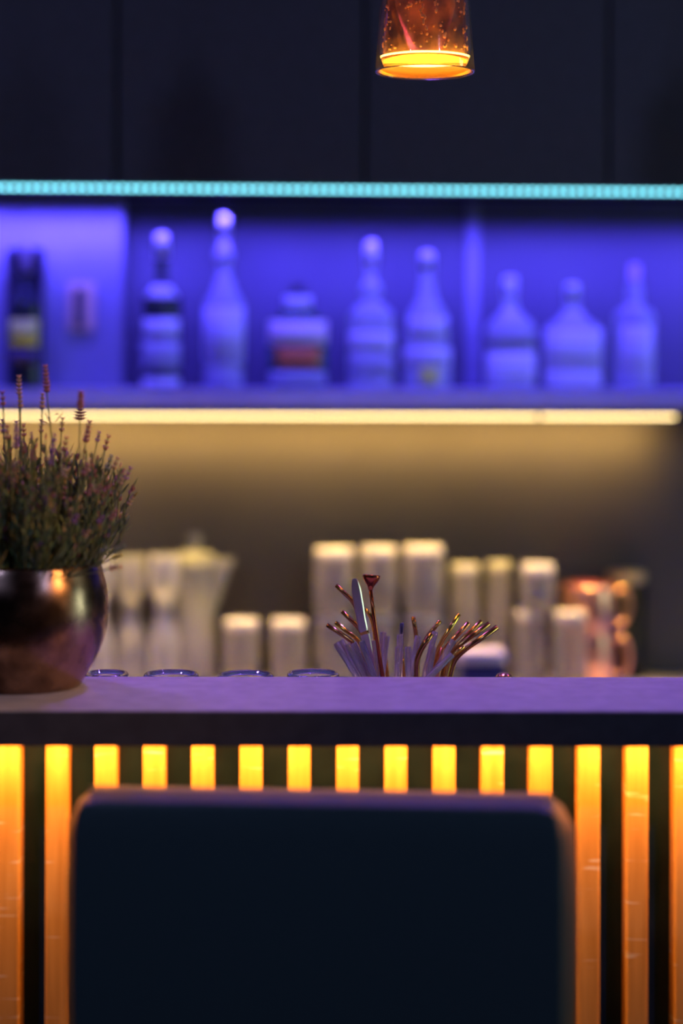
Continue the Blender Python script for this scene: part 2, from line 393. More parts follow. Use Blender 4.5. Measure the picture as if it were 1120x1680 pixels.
# ------------------------------------------------------------------ glassware kinds
def glass_prof(rb, rt, h, wall=0.003, base=0.010):
    return smooth_corner([(0, 0.001), (rb * 0.9, 0.0), (rb, 0.003), (rb + (rt - rb) * 0.5, h * 0.5), (rt, h - 0.001), (rt - wall * 0.5, h), (rt - wall, h - 0.001),
            (rb + (rt - rb) * 0.5 - wall, h * 0.5), (rb - wall, base + 0.002), (rb * 0.7, base), (0, base)])
def smooth_corner(p): return p
def put_glass(name, label, cat, px, dl, z, prof, m, group, seg=36, lean=0):
    x, y = PB(px, dl)
    o = obj(name, lathe(prof, seg), m); o.location = (x, y, z)
    tag(o, label, cat, group); return o

# upturned tumblers just behind the bar top
def ledge_tumbler(px, py, D, halfw, label, tilt=0):
    c = P(px, py, D); r = halfw * D / F; h = c.z - LZ
    prof = [(r * 0.90 - 0.003, 0), (r * 0.90, 0.001), (r * 0.95, h * 0.5), (r * 0.97, h - 0.010), (r, h - 0.006), (r, h - 0.002), (r - 0.002, h), (r - 0.005, h - 0.0005), (r - 0.0065, h - 0.004),
            (r * 0.45, h - 0.0035), (0, h - 0.003), ]
    inner = [(0, h - 0.016), (r * 0.8, h - 0.015), (r * 0.9 - 0.002, h - 0.02), (r * 0.92 - 0.003, h * 0.5), (r * 0.90 - 0.0035, 0.001)]
    o = obj('glass_tumbler', lathe(prof + inner, 40, closed=True), M['glass']); o.location = (c.x, D, LZ)
    tag(o, label, 'glass', 'tumblers peeking over the bar top')
ledge_tumbler(176, 1104, 2.345, 36, 'clear tumbler peeking over the bar top right beside the bronze pot')
ledge_tumbler(282, 1105, 2.345, 45, 'clear tumbler peeking over the bar top, second to the right of the bronze pot')
ledge_tumbler(404, 1106, 2.335, 46, 'clear tumbler peeking lowest over the bar top, third to the right of the bronze pot')
ledge_tumbler(515, 1103, 2.345, 43, 'clear tumbler peeking over the bar top immediately left of the straws')
# a copper cap peeking up to the right of the straws
c = P(828, 1105, 2.40)
t = thing('cocktail_shaker', 'copper cocktail shaker whose cap just shows above the bar top right of the straws', 'shaker', (c.x, 2.40, LZ))
h = c.z - LZ
obj('shaker_body', lathe([(0, 0), (0.020, 0), (0.022, 0.003), (0.027, h - 0.035), (0.026, h - 0.030), (0, h - 0.030)], 32), M['copper'], t)
obj('cap', lathe(smoothprof([(0.024, h - 0.0295), (0.020, h - 0.018), (0.012, h - 0.008), (0.010, h - 0.002), (0.006, h + 0.001), (0, h + 0.0015)], 4), 32), M['copper'], t)

# left: three waisted footed glasses, behind them the pitcher
def hurricane(px, dl, label):
    x, y = PB(px, dl)
    top = EYE - (915 - HZ) * y / F - BC_Z
    s = top / 0.245
    prof = smoothprof([(0, 0.001), (0.030, 0.0), (0.031, 0.006), (0.030, 0.05), (0.029, 0.085), (0.022, 0.115), (0.0155, 0.138), (0.0165, 0.155), (0.026, 0.18), (0.030, 0.205), (0.0295, 0.244),
                       (0.0275, 0.2445), (0.0275, 0.205), (0.024, 0.182), (0.010, 0.158), (0, 0.154)], 3)
    o = obj('footed_glass', lathe([(r, z * s) for r, z in prof], 32), M['milky']); o.location = (x, y, BC_Z)
    tag(o, label, 'glass', 'waisted glasses left of the pitcher')
hurricane(162, 3.66, 'waisted clear glass nearest the bronze pot on the rear worktop')
hurricane(216, 3.68, 'waisted clear glass in the middle of three, between pot and pitcher')
hurricane(270, 3.655, 'waisted clear glass touching the left side of the pitcher')
x, y = PB(320, 3.71)
t = thing('glass_pitcher', 'tall clear glass pitcher with a knob lid and a wide spout on its right', 'pitcher', (x, y, BC_Z), 0)
k_ = y / F
hh = (1121 - 915) * k_
obj('pitcher_body', lathe([(0, 0.001), (0.040, 0), (0.043, 0.004), (0.042, hh * 0.35), (0.039, hh * 0.6), (0.038, hh * 0.8), (0.042, hh * 0.93), (0.045, hh), (0.042, hh), (0.038, hh * 0.92), (0.034, hh * 0.8),
                               (0.035, hh * 0.6), (0.038, hh * 0.35), (0.038, 0.014), (0, 0.012)], 36), M['milky'], t)
bm = bmesh.new()      # spout: an open trough flaring up and right
q0 = []
for i in range(9):
    u = i / 8; zz = hh * (0.50 + 0.50 * u); out = 0.037 + 0.040 * u ** 1.3; hw = 0.010 + 0.014 * u
    row = []
    for j in range(9):
        a = (j / 8 - 0.5) * PI
        row.append((0.028 + (out - 0.028) * math.cos(a), hw * math.sin(a), zz))
    q0.append(row)
def grid(bm, rows, mi=0):
    vv = [[bm.verts.new(p) for p in r] for r in rows]
    for a, b in zip(vv, vv[1:]):
        for j in range(len(a) - 1): bm.faces.new((a[j], a[j + 1], b[j + 1], b[j])).material_index = mi
grid(bm, q0)
sp = obj('spout', bm, M['milky'], t); md = sp.modifiers.new('thick', 'SOLIDIFY'); md.thickness = 0.003
obj('lid', lathe(smoothprof([(0.0445, hh + 0.0005), (0.044, hh + 0.006), (0.030, hh + 0.014), (0.012, hh + 0.019), (0.009, hh + 0.024), (0.0145, hh + 0.034), (0.013, hh + 0.044), (0, hh + 0.049)], 4) + [], 32), M['milky'], t)
bm = bmesh.new(); tube(bm, spline([(-0.040, 0, hh * 0.9), (-0.068, 0, hh * 0.82), (-0.074, 0, hh * 0.55), (-0.060, 0, hh * 0.3), (-0.041, 0, hh * 0.22)], 6), 0.0055, 10)
hn = obj('handle', bm, M['milky'], t); 
hn.rotation_euler = (0, 0, R(-60))

def stack_glass(px, dl, top, bot, wpx, label, name='glass_tumbler', group='glasses on the rear worktop', taper=0.9, tilt=0):
    x, y = PB(px, dl); zt = EYE - (top - HZ) * y / F; zb = BC_Z if bot is None else EYE - (bot - HZ) * y / F
    r = wpx / 2 * y / F; h = zt - zb
    bw = 0.0028; rb_ = r * taper
    prof = [(0, h), (rb_ * 0.94, h), (rb_, h - 0.002), (rb_, h - 0.016), ((r + rb_) / 2, h * 0.5), (r, 0.001), (r - bw * 0.5, 0), (r - bw, 0.001), ((r + rb_) / 2 - bw, h * 0.5), (rb_ - bw, h - 0.018), (rb_ * 0.8, h - 0.015), (0, h - 0.015)]
    bm = lathe(prof, 36)
    for f in bm.faces:
        if f.calc_center_median().z > h - 0.0185: f.material_index = 1
    o = obj(name, bm, [M['tumbler'], M['glass_foot']]); o.location = (x, y, zb)
    tag(o, label.replace('clear', 'upturned clear', 1) if 'clear' in label else 'upturned clear ' + label, 'glass', group); return o
G = 'tumblers on the rear worktop'
stack_glass(397, 3.63, 1016, None, 62, 'clear tumbler on the rear worktop just right of the pitcher', group=G)
stack_glass(474, 3.63, 1016, None, 62, 'clear tumbler on the rear worktop, second to the right of the pitcher', group=G)
SG = 'stacked tumblers behind the straws'
stack_glass(549, 3.66, 1006, None, 70, 'lower tumbler of the left stack behind the straws', group=SG)
stack_glass(549, 3.66, 898, 1005.5, 70, 'upper tumbler of the left stack behind the straws', group=SG)
stack_glass(622, 3.66, 1006, None, 66, 'lower tumbler of the middle stack behind the straws', group=SG)
stack_glass(622, 3.66, 896, 1005.5, 66, 'upper tumbler of the middle stack behind the straws', group=SG)
stack_glass(695, 3.66, 1006, None, 72, 'lower tumbler of the right stack behind the straws', group=SG)
stack_glass(695, 3.66, 894, 1005.5, 72, 'upper tumbler of the right stack behind the straws', group=SG)
stack_glass(763, 3.68, 924, None, 52, 'tall slim clear glass immediately right of the stacked tumblers', name='highball_glass', group='tall glasses on the rear worktop')
stack_glass(818, 3.68, 920, None, 46, 'tall slim clear glass between the stacked tumblers and the single stack', name='highball_glass', group='tall glasses on the rear worktop', taper=0.85)
stack_glass(872, 3.64, 1000, None, 56, 'lower tumbler of the single stack left of the copper mugs', group=SG + ' and mugs')
stack_glass(882, 3.64, 924, 999.5, 60, 'upper tumbler of the single stack left of the copper mugs', group=SG + ' and mugs')
stack_glass(936, 3.575, 1002, None, 56, 'short clear tumbler in front of the lower copper mug', group=G)

# copper mugs, one on the other
def mug(px, dl, top, bot, wpx, label, hang):
    x, y = PB(px, dl); zt = EYE - (top - HZ) * y / F; zb = BC_Z if bot is None else EYE - (bot - HZ) * y / F
    r = wpx / 2 * y / F; h = zt - zb
    t = thing('copper_mug', label, 'mug', (x, y, zb), R(hang), 'stacked copper mugs')
    obj('mug_body', lathe(smoothprof([(0, 0), (r * 0.80, 0), (r * 0.92, h * 0.10), (r, h * 0.45), (r * 0.97, h * 0.8), (r * 0.93, h - 0.001), (r * 0.91, h), (r * 0.90, h - 0.002),
                                   (r * 0.94, h * 0.75), (r * 0.95, h * 0.45), (r * 0.85, h * 0.12), (0, h * 0.08)], 3), 40), M['mug_copper'], t)
    bm = bmesh.new(); tube(bm, spline([(r * 0.94, 0, h * 0.85), (r * 1.35, 0, h * 0.88), (r * 1.52, 0, h * 0.55), (r * 1.35, 0, h * 0.22), (r * 0.94, 0, h * 0.18)], 6), 0.0045, 10)
    obj('handle', bm, M['mug_copper'], t)
mug(966, 3.68, 1035, None, 88, 'lower copper mug of the pair at the right end of the glassware', -8)
mug(966, 3.68, 958, 1034.5, 92, 'upper copper mug of the pair, stacked on the other', 6)
# dark canister behind the mugs
x, y = PB(1028, 3.755)
zt = EYE - (936 - HZ) * y / F
t = thing('canister', 'dark canister with an olive brown lid behind the copper mugs', 'canister', (x, y, BC_Z), YAWB)
hh = zt - BC_Z
obj('canister_body', lathe([(0, 0), (0.034, 0), (0.036, 0.003), (0.036, hh - 0.022), (0, hh - 0.022)], 32), M['blackbox'], t)
obj('lid', lathe([(0.0, hh - 0.0215), (0.037, hh - 0.0215), (0.0385, hh - 0.018), (0.0385, hh - 0.003), (0.036, hh), (0, hh)], 32), M['olive_lid'], t)
# pale rimmed navy tub right of the straws
x, y = PB(790, 3.45)
zt = EYE - (1066 - HZ) * y / F; hh = zt - BC_Z
t = thing('storage_tub', 'low navy tub with a pale violet lid behind the right straws', 'tub', (x, y, BC_Z), YAWB)
obj('tub_body', lathe([(0, 0), (0.036, 0), (0.039, 0.004), (0.042, hh - 0.020), (0, hh - 0.020)], 32, n=5), M['plastic_blue'], t)
obj('lid', lathe([(0, hh - 0.0195), (0.044, hh - 0.0195), (0.045, hh - 0.015), (0.044, hh - 0.002), (0.041, hh), (0, hh)], 32, n=5), M['plastic_light'], t)

# ------------------------------------------------------------------ bottles on the shelf
def label_patch(r, z0, z1, half, n=2, depth=1.0, rows=2, r1=None):
    bm = bmesh.new(); rs = []
    for i in range(rows + 1):
        z = z0 + (z1 - z0) * i / rows; rr = (r if r1 is None else r + (r1 - r) * i / rows) + 0.0006
        rs.append([(rr * sqk(a, n) * math.cos(a), depth * rr * sqk(a, n) * math.sin(a), z) for a in [(-PI / 2 + half * (j / 12 - 0.5) * 2) for j in range(13)]])
    grid(bm, rs); return bm
def bottle(px, dl, label, rows, m, capm, cap_rows, labels, n=2, depth=1.0, rz=0, name='liquor_bottle'):
    """rows/cap_rows: (half width px, row y px); labels: (ztop px, zbottom px, half width px, half angle, material)"""
    x, y = PB(px, dl); k = y / F
    Z = lambda py: EYE - (py - HZ) * k - SHELF_Z
    t = thing(name, label, 'bottle', (x, y, SHELF_Z), YAWB + rz, 'bottles on the blue-lit shelf')
    pr = [(w_ * k, max(Z(p_), 0.0)) for w_, p_ in rows]
    pr = [(0, pr[0][1])] + smoothprof(pr, 3) + [(0, pr[-1][1])]
    obj('bottle_body', lathe(pr, 36, n=n, depth=depth), m, t)
    cr = [(w_ * k, Z(p_)) for w_, p_ in cap_rows]
    cr[0] = (cr[0][0], max(cr[0][1], rows and Z(rows[-1][1]) + 0.0004))
    obj('cap', lathe([(0, cr[0][1])] + cr + [(0, cr[-1][1])], 28), capm, t)
    for lbl in labels:
        a, b, hw, ha, lm = lbl[:5]; top_r = lbl[5] * k if len(lbl) > 5 else None
        lb = obj('label', label_patch(hw * k, Z(b), Z(a), ha, n, depth, 2, top_r), lm, t)
        md = lb.modifiers.new('thick', 'SOLIDIFY'); md.thickness = 0.0005; md.offset = 1
BY = 3.695
# dark bottle in front of an open black gift box
x, y = PB(40, 3.695)
kx = y / F
t = thing('gift_box', 'tall black gift box standing behind the dark bottle at the far left', 'box', (x, y, SHELF_Z), YAWB)
hb = (636 - 406) * kx
bm = bmesh.new()
add_box(bm, (0, 0.012, hb / 2), (60 * kx, 0.012, hb), 0.004, 3)
add_box(bm, (-28 * kx, 0, hb * 0.36), (0.003, 0.030, hb * 0.72), 0.001); add_box(bm, (28 * kx, 0, hb * 0.5 - 0.004), (0.003, 0.030, hb - 0.010), 0.001)
obj('box_body', bm, M['blackbox'], t, smooth=False)
bottle(42, 3.640, 'dark bottle with greenish label in front of the black gift box at far left',
       [(27, 637), (29, 632), (29, 510), (26, 492), (13, 478), (8.5, 465), (8, 428)], M['dark_bottle'], M['cap_rose'], [(9.5, 450), (9.5, 450), (9.5, 412), (8, 409)],
       [(570, 526, 29, 0.9, M['label_olive']), (600, 575, 29, 1.0, M['label_dark'])])
bottle(265, BY, 'slim dark bottle with a pale cap and pale label, right of the wall socket',
       [(30, 637), (32, 632), (32, 510), (28, 488), (14, 468), (9, 455), (9, 415)], M['dark_bottle'], M['cap'], [(10, 425), (10.5, 424), (10.5, 388), (8, 384)],
       [(470, 489, 28.5, 1.2, M['label'], 15), (524, 556, 32, 1.1, M['label']), (560, 606, 32, 1.2, M['label_grey']), (620, 634, 31.5, 1.2, M['label'])])  # shoulder patch and foot band paint in highlights; the middle two are labels
bottle(367, BY, 'tallest bottle of the shelf, pale glass with a long stepped neck',
       [(31, 637), (32, 632), (32, 602), (34, 590), (35, 510), (28, 490), (19, 474), (16, 462), (10, 450), (11, 430), (15, 424), (15, 414), (9, 406), (8.5, 385)], M['clear_bottle'], M['cap'], [(9.5, 388), (10, 387), (10, 358), (8, 353)],
       [(505, 592, 34.6, 1.2, M['label']), (612, 632, 32.4, 1.2, M['label_grey'])])
bottle(488, BY, 'short wide green bottle with a round collar and broad cream label',
       [(45, 637), (47, 632), (47, 540), (44, 526), (30, 515), (22, 508), (21, 500), (20, 486), (12, 482)], M['green_bottle'], M['cap_dark'], [(11, 481), (12, 480), (12, 471), (9, 468)],
       [(487, 507, 21.6, 1.3, M['label']), (527, 566, 47.3, 1.25, M['label_cream']), (570, 602, 47.3, 0.7, M['label_brown']), (610, 632, 47.3, 1.1, M['label_grey'])], n=3.0, depth=0.72)
bottle(608, BY, 'clear bottle with a round neck bulge and tall slender stopper, left of the pillar batten',
       [(35, 637), (37, 632), (37, 530), (34, 512), (22, 500), (13, 492), (17, 484), (18, 476), (15, 466), (9, 460), (8, 440)], M['clear_bottle'], M['cap'], [(8, 442), (8, 440), (10, 420), (10, 402), (7, 396)],
       [(545, 575, 37.2, 1.2, M['label']), (580, 618, 37.2, 1.25, M['label_grey'])], n=3, depth=0.85)
bottle(700, BY, 'clear long-necked bottle with sloping shoulders, immediately left of the batten',
       [(37, 637), (39, 632), (39, 575), (36, 560), (34, 535), (34, 520), (26, 505), (17, 490), (12, 465), (10, 440)], M['clear_bottle'], M['cap'], [(11, 447), (11, 445), (11.5, 418), (9, 413)],
       [(520, 555, 34.8, 1.1, M['label']), (572, 598, 39.3, 1.3, M['label']), (602, 630, 39.3, 0.4, M['label_olive'])])
bottle(836, BY, 'square-shouldered clear bottle with short neck, first to the right of the batten',
       [(37, 637), (39, 632), (39, 545), (36, 530), (24, 518), (15, 508), (12, 496), (11, 480)], M['clear_bottle'], M['cap'], [(12, 484), (12, 483), (12, 458), (10, 453)],
       [(538, 570, 39.3, 1.2, M['label_grey']), (578, 630, 39.3, 1.3, M['label'])], n=4, depth=0.85)
bottle(938, BY, 'broadest clear bottle right of the batten, with an almost full-height pale label',
       [(44, 637), (46, 632), (46, 548), (43, 535), (28, 524), (18, 514), (12, 500), (10.5, 488)], M['clear_bottle'], M['cap'], [(11.5, 494), (12, 493), (12, 470), (9, 465)],
       [(540, 604, 46.3, 1.3, M['label']), (608, 632, 46.3, 1.3, M['label'])], n=4, depth=0.75)
bottle(1040, BY, 'clear bottle at the right end with tall narrow white label and rosy neck',
       [(32, 637), (34, 632), (34, 535), (34, 520), (28, 508), (17, 503), (14, 495), (12, 470), (9.5, 462), (9, 455)], M['clear_bottle'], M['cap_rose'], [(9.5, 463), (9.5, 462), (9, 436), (7, 432)],
       [(533, 626, 34.3, 0.85, M['label'])])
# wall socket on the pier
x, y = PB(136, 3.745)
k = y / F
t = thing('wall_socket', 'framed switch plate on the blue-lit wall right of the dark boxed bottle', 'socket', (x, WALL_Y + x * TB - 0.0775, EYE - (505 - HZ) * k), YAWB)
obj('plate', box((0, -0.003, 0), (44 * k, 0.007, 78 * k), 0.002), M['socket'], t, smooth=False)
obj('rocker', box((-3 * k, -0.0085, -2 * k), (15 * k, 0.004, 62 * k), 0.001), M['socket_dark'], t, smooth=False)

# ------------------------------------------------------------------ straws in two holders
def holder(px, D, r, h, label):
    x = (px - 560) * D / F
    o = obj('straw_holder', lathe([(0, 0), (r - 0.001, 0), (r, 0.002), (r, h - 0.001), (r - 0.0008, h), (r - 0.0016, h - 0.001), (r - 0.0016, 0.003), (0, 0.003)], 40), M['steel'])
    o.location = (x, D, LZ); tag(o, label, 'straw holder', 'steel straw holders behind the bar top')
HD = 2.375
holder(606, HD, 0.0270, 0.090, 'steel holder of the left bunch of straws, hidden below the bar top edge')
holder(697, HD, 0.0375, 0.090, 'steel holder of the right bunch of straws, hidden below the bar top edge')
def straw(pts, D, kind, label, rpx, xlim, hollow=0.8, bend=False):
    """pts from free end down to the row of the bar top edge; the rest goes on straight into the holder"""
    a = Vector(pts[-2]); b = Vector(pts[-1]); d = (b - a).normalized()
    L = (1232 - b.y) / max(d.y, 0.05)
    if d.x > 0.02: L = min(L, (xlim[1] - b.x) / d.x)
    if d.x < -0.02: L = min(L, (xlim[0] - b.x) / d.x)
    L = max(L, 14); e = b + d * L
    px = [tuple(p) for p in pts] + [(e.x, e.y)]
    path = [P(p[0], p[1], D) for p in px]
    if bend:     # round the bends, leave the straight runs straight
        q = [path[0]]
        for i in range(1, len(path) - 1):
            v0 = path[i - 1] - path[i]; v1 = path[i + 1] - path[i]
            rr = min(0.011, v0.length * 0.45, v1.length * 0.45)
            s0 = path[i] + v0.normalized() * rr; s1 = path[i] + v1.normalized() * rr
            for k in range(7):
                u = k / 6; q.append(s0 * (1 - u) ** 2 + path[i] * 2 * u * (1 - u) + s1 * u * u)
        q.append(path[-1]); path = q
    bm = bmesh.new(); tube(bm, path, rpx * D / F, 14, hollow)
    o = obj('drinking_straw', bm, M[kind])
    c0 = path[-1].copy()
    for v in o.data.vertices: v.co -= c0
    o.location = c0
    return tag(o, label, 'straw', ('glass' if 'glass' in kind else 'metal') + ' straws standing behind the bar top')
A = (582, 631); B = (652, 741)
MR = 3.7
straw([(552, 960), (580, 986), (600, 1030), (612, 1110)], 2.378, 'bronze', 'bronze metal straw rising highest on the left, passing behind the silver spoon handle', MR, A, bend=True)
straw([(562, 1003), (592, 1032), (606, 1065), (614, 1110)], 2.386, 'bronze', 'short bronze straw tip left of the silver handle, second from top of the left tips', MR, A, bend=True)
straw([(551, 1021), (590, 1051), (602, 1075), (610, 1110)], 2.392, 'gold', 'golden bent straw pointing left, third from top of the left tips', MR, A, bend=True)
straw([(537, 1025), (577, 1051), (594, 1075), (602, 1110)], 2.383, 'bronze', 'lowest and leftmost bronze straw tip of the left bunch', MR, A, bend=True)
straw([(600, 999), (611, 1014), (617, 1045), (622, 1110)], 2.394, 'gold', 'golden curved straw just between silver handle and red copper stirrer', MR, A, bend=True)
straw([(552, 1055), (587, 1112)], 2.358, 'straw_glass', 'outermost left clear glass straw leaning furthest', 5.2, A, 0.64)
straw([(560, 1051), (594, 1112)], 2.370, 'straw_glass', 'clear glass straw just behind the outermost left glass one', 5.2, A, 0.64)
straw([(570, 1056), (600, 1112)], 2.360, 'straw_glass', 'third clear glass straw from the left of the left bunch', 5.2, A, 0.64)
straw([(581, 1055), (606, 1112)], 2.366, 'straw_glass', 'fourth clear glass straw from the left of the left bunch', 5.2, A, 0.64)
straw([(594, 1052), (616, 1112)], 2.356, 'straw_glass', 'fifth clear glass straw, crossing the foot of the silver handle', 5.2, A, 0.64)
straw([(614, 1051), (617, 1112)], 2.372, 'straw_glass', 'nearly upright clear glass straw just left of the red copper stirrer stem', 5.2, A, 0.64)
straw([(630, 1037), (622, 1112)], 2.392, 'straw_glass', 'tallest clear glass straw of the left bunch, behind the stirrer', 5.2, A, 0.64)
straw([(635, 1044), (627, 1112)], 2.376, 'straw_glass', 'rightmost clear glass straw of the left bunch, right of the stirrer', 5.2, A, 0.64)
straw([(631, 1060), (637, 1112)], 2.388, 'gold', 'golden straw seen through the rightmost glass straw of the left bunch', 3.0, (582, 638))
straw([(660, 1022), (659, 1112)], 2.392, 'bluemetal', 'single dark blue metal straw at the left of the right bunch', 3.2, B)
straw([(657, 1041), (656, 1112)], 2.378, 'straw_glass', 'clear glass straw enclosing the view of the dark blue straw', 5.2, B, 0.64)
straw([(654, 1061), (652.5, 1112)], 2.364, 'straw_glass', 'leftmost short clear glass straw of the right bunch', 5.2, B, 0.64)
straw([(660, 1072), (664, 1112)], 2.386, 'gold', 'low golden straw between the two leftmost glass straws of the right bunch', 2.8, B)
straw([(670, 1061), (672, 1112)], 2.356, 'straw_glass', 'upright short clear glass straw in the gap at the middle of the right bunch', 5.2, B, 0.64)
straw([(678.5, 1012), (684, 1043), (684, 1112)], 2.400, 'bronze', 'upright bronze straw with its tip above the glass ones, left in the right bunch', MR, B, bend=True)
straw([(687, 1043), (674, 1112)], 2.380, 'straw_glass', 'clear glass straw in front of the upright bronze straw', 5.2, B, 0.64)
straw([(723, 1018), (700, 1046), (684, 1080), (680, 1112)], 2.394, 'bronze', 'bronze bent straw behind the dark open-ended one, tip to its upper right', MR, B, bend=True)
straw([(709, 1039), (692, 1064), (685, 1082), (685, 1112)], 2.350, 'bronze', 'dark open-ended bronze bent straw at the front middle', 4.6, B, bend=True)
straw([(715, 1036), (697, 1112)], 2.372, 'straw_glass', 'tall clear glass straw leaning right of the dark open-ended straw', 5.2, B, 0.64)
straw([(712, 1060), (703, 1112)], 2.366, 'straw_glass', 'clear glass straw low in the centre of the right bunch', 5.2, B, 0.64)
straw([(754, 1007), (724, 1054), (711, 1083), (709, 1112)], 2.384, 'gold', 'golden bent straw reaching highest in the right bunch', MR, B, bend=True)
straw([(770, 1021), (737, 1056), (716, 1083), (712, 1112)], 2.394, 'copper', 'bright copper bent straw right next to the highest golden one', 4.2, B, bend=True)
straw([(745, 1050), (708, 1112)], 2.377, 'straw_glass', 'clear glass straw leaning right behind the front one', 5.2, B, 0.64)
straw([(743, 1073), (703, 1113)], 2.352, 'straw_glass', 'foremost clear glass straw of the right bunch, leaning furthest right', 5.4, B, 0.64)
straw([(791, 1018), (752, 1055), (729, 1085), (722, 1112)], 2.398, 'bronze', 'bronze bent straw, third from the outermost right tip', MR, B, bend=True)
straw([(804, 1022), (757, 1056), (737, 1075), (730, 1112)], 2.388, 'bronze', 'bronze bent straw, second from the outermost right tip', MR + 0.4, B, bend=True)
straw([(762, 1060), (741, 1076), (733, 1112)], 2.362, 'gold', 'short golden straw gleaming at the bend of the outermost right straws', 2.8, B, bend=True)
straw([(817, 1028), (762, 1066), (746, 1082), (739, 1112)], 2.370, 'bronze', 'outermost right bronze bent straw with its tip furthest right', MR + 0.8, B, bend=True)
straw([(727, 1062), (719, 1112)], 2.380, 'copper', 'short copper straw low in the middle right of the bunch', 3.6, B)

# silver handle (bar spoon with a flat rounded end)
D = 2.364
def flat_bar(bm, pts, D, widths, th):
    rs_f, rs_b = [], []
    for i, (px, py) in enumerate(pts):
        a = Vector(pts[max(i - 1, 0)]); b = Vector(pts[min(i + 1, len(pts) - 1)]); d = (b - a).normalized(); n = Vector((d.y, -d.x))
        w_ = widths[i] / 2; th_ = th * (0.5 + 0.5 * min(1, widths[i] / 12))
        rs_f.append([P(px - n.x * w_, py - n.y * w_, D) , P(px - n.x * w_ * 0.72, py - n.y * w_ * 0.72, D - th_), P(px + n.x * w_ * 0.72, py + n.y * w_ * 0.72, D - th_), P(px + n.x * w_, py + n.y * w_, D), P(px, py, D + th_)])
    vv = [[bm.verts.new(p) for p in r] for r in rs_f]
    for a, b in zip(vv, vv[1:]):
        for j in range(5): bm.faces.new((a[j], a[(j + 1) % 5], b[(j + 1) % 5], b[j]))
    bm.faces.new(vv[0]); bm.faces.new(vv[-1])
t = thing('ice_tongs', 'silver flat bar utensil with rounded top standing tallest among the left straws', 'utensil', tuple(P(612, 1180, D)))
bm = bmesh.new()
flat_bar(bm, [(581.5, 949), (582, 951), (583, 955), (585, 965), (589, 990), (593, 1015), (596.5, 1032), (598, 1036)], D, [4, 9, 12, 15, 16, 15.5, 15.5, 13], 0.0016)
o = obj('handle', bm, M['satin_steel'], t, smooth=False)
bm = bmesh.new(); flat_bar(bm, [(598, 1036.5), (599, 1039), (599.5, 1040)], D, [14, 15, 14], 0.002)
obj('collar', bm, M['gold'], t, smooth=False)
bm = bmesh.new(); flat_bar(bm, [(599.7, 1040.5), (603, 1055), (609, 1080), (614, 1112), (622, 1170)], D, [15, 15, 12, 11, 8], 0.0012)
obj('blade', bm, M['satin_steel'], t, smooth=False)
for ch in t.children:
    for v in ch.data.vertices: v.co -= t.location
# red copper stirrer with a cup-shaped head
D = 2.352; c0 = P(636, 1160, D)
t = thing('cocktail_stirrer', 'red copper cocktail stirrer with a cup-shaped head beside the silver utensil', 'stirrer', tuple(c0))
top = P(608.5, 966, D)
bm = bmesh.new(); tube(bm, [v - c0 for v in (top, P(614, 1010, D), P(621, 1060, D), P(629, 1112, D), P(633, 1150, D))], [0.0024, 0.0023, 0.0025, 0.0027, 0.0027], 12)
obj('stem', bm, M['stirrer'], t)
s = D / F
hd = obj('cup_head', lathe(smoothprof([(0, -3 * s), (3.6 * s, -2 * s), (5.5 * s, 4 * s), (10 * s, 10 * s), (13.6 * s, 16 * s), (14.6 * s, 21 * s), (13.2 * s, 23 * s), (11.8 * s, 21 * s), (8 * s, 15 * s), (0, 12 * s)], 4), 32), M['stirrer'], t)
hd.location = top - c0; hd.rotation_euler = (R(-6), R(4), 0)

# ------------------------------------------------------------------ potted lavender
PD = 2.211; pc = Vector(((38 - 560) * PD / F, PD, CT_Z))
t = thing('potted_lavender', 'flowering lavender in a round aged bronze pot on the left of the bar top', 'potted plant', tuple(pc))
prof = smoothprof([(0.062, 0.0), (0.067, 0.001), (0.074, 0.012), (0.088, 0.036), (0.0975, 0.062), (0.1005, 0.085), (0.0985, 0.112), (0.0935, 0.132), (0.0902, 0.1430), (0.0885, 0.1442), (0.0870, 0.1428), (0.0955, 0.105), (0.097, 0.08)], 4)
obj('pot', lathe([(0, 0.0)] + prof + [(0.07, 0.03), (0, 0.03)], 72), M['pot'], t)
obj('soil', lathe([(0, 0.128), (0.05, 0.130), (0.089, 0.126), (0.088, 0.12), (0, 0.12)], 40), M['soil'], t)
rnd = random.Random(11)
def ppos(px, py, D): return P(px, py, D) - pc
bm = bmesh.new()
def leaf(bm, p, d, L, wd, mi):
    side = d.cross(Vector((rnd.uniform(-1, 1), rnd.uniform(-1, 1), 0.2))).normalized() * wd
    nrm = side.cross(d).normalized() * wd * 0.4
    a = bm.verts.new(p); b1 = bm.verts.new(p + d * L * 0.5 + side); b2 = bm.verts.new(p + d * L * 0.5 - side); m_ = bm.verts.new(p + d * L * 0.5 + nrm); e = bm.verts.new(p + d * L + nrm * 0.5)
    for f in ((a, b1, m_), (a, m_, b2), (b1, e, m_), (m_, e, b2)): bm.faces.new(f).material_index = mi
def dome_top(px):      # row of the foliage crown at column px
    u = (px - 45) / 165.0
    return 725 + 150 * min(1.0, abs(u)) ** 2.2
tips = []
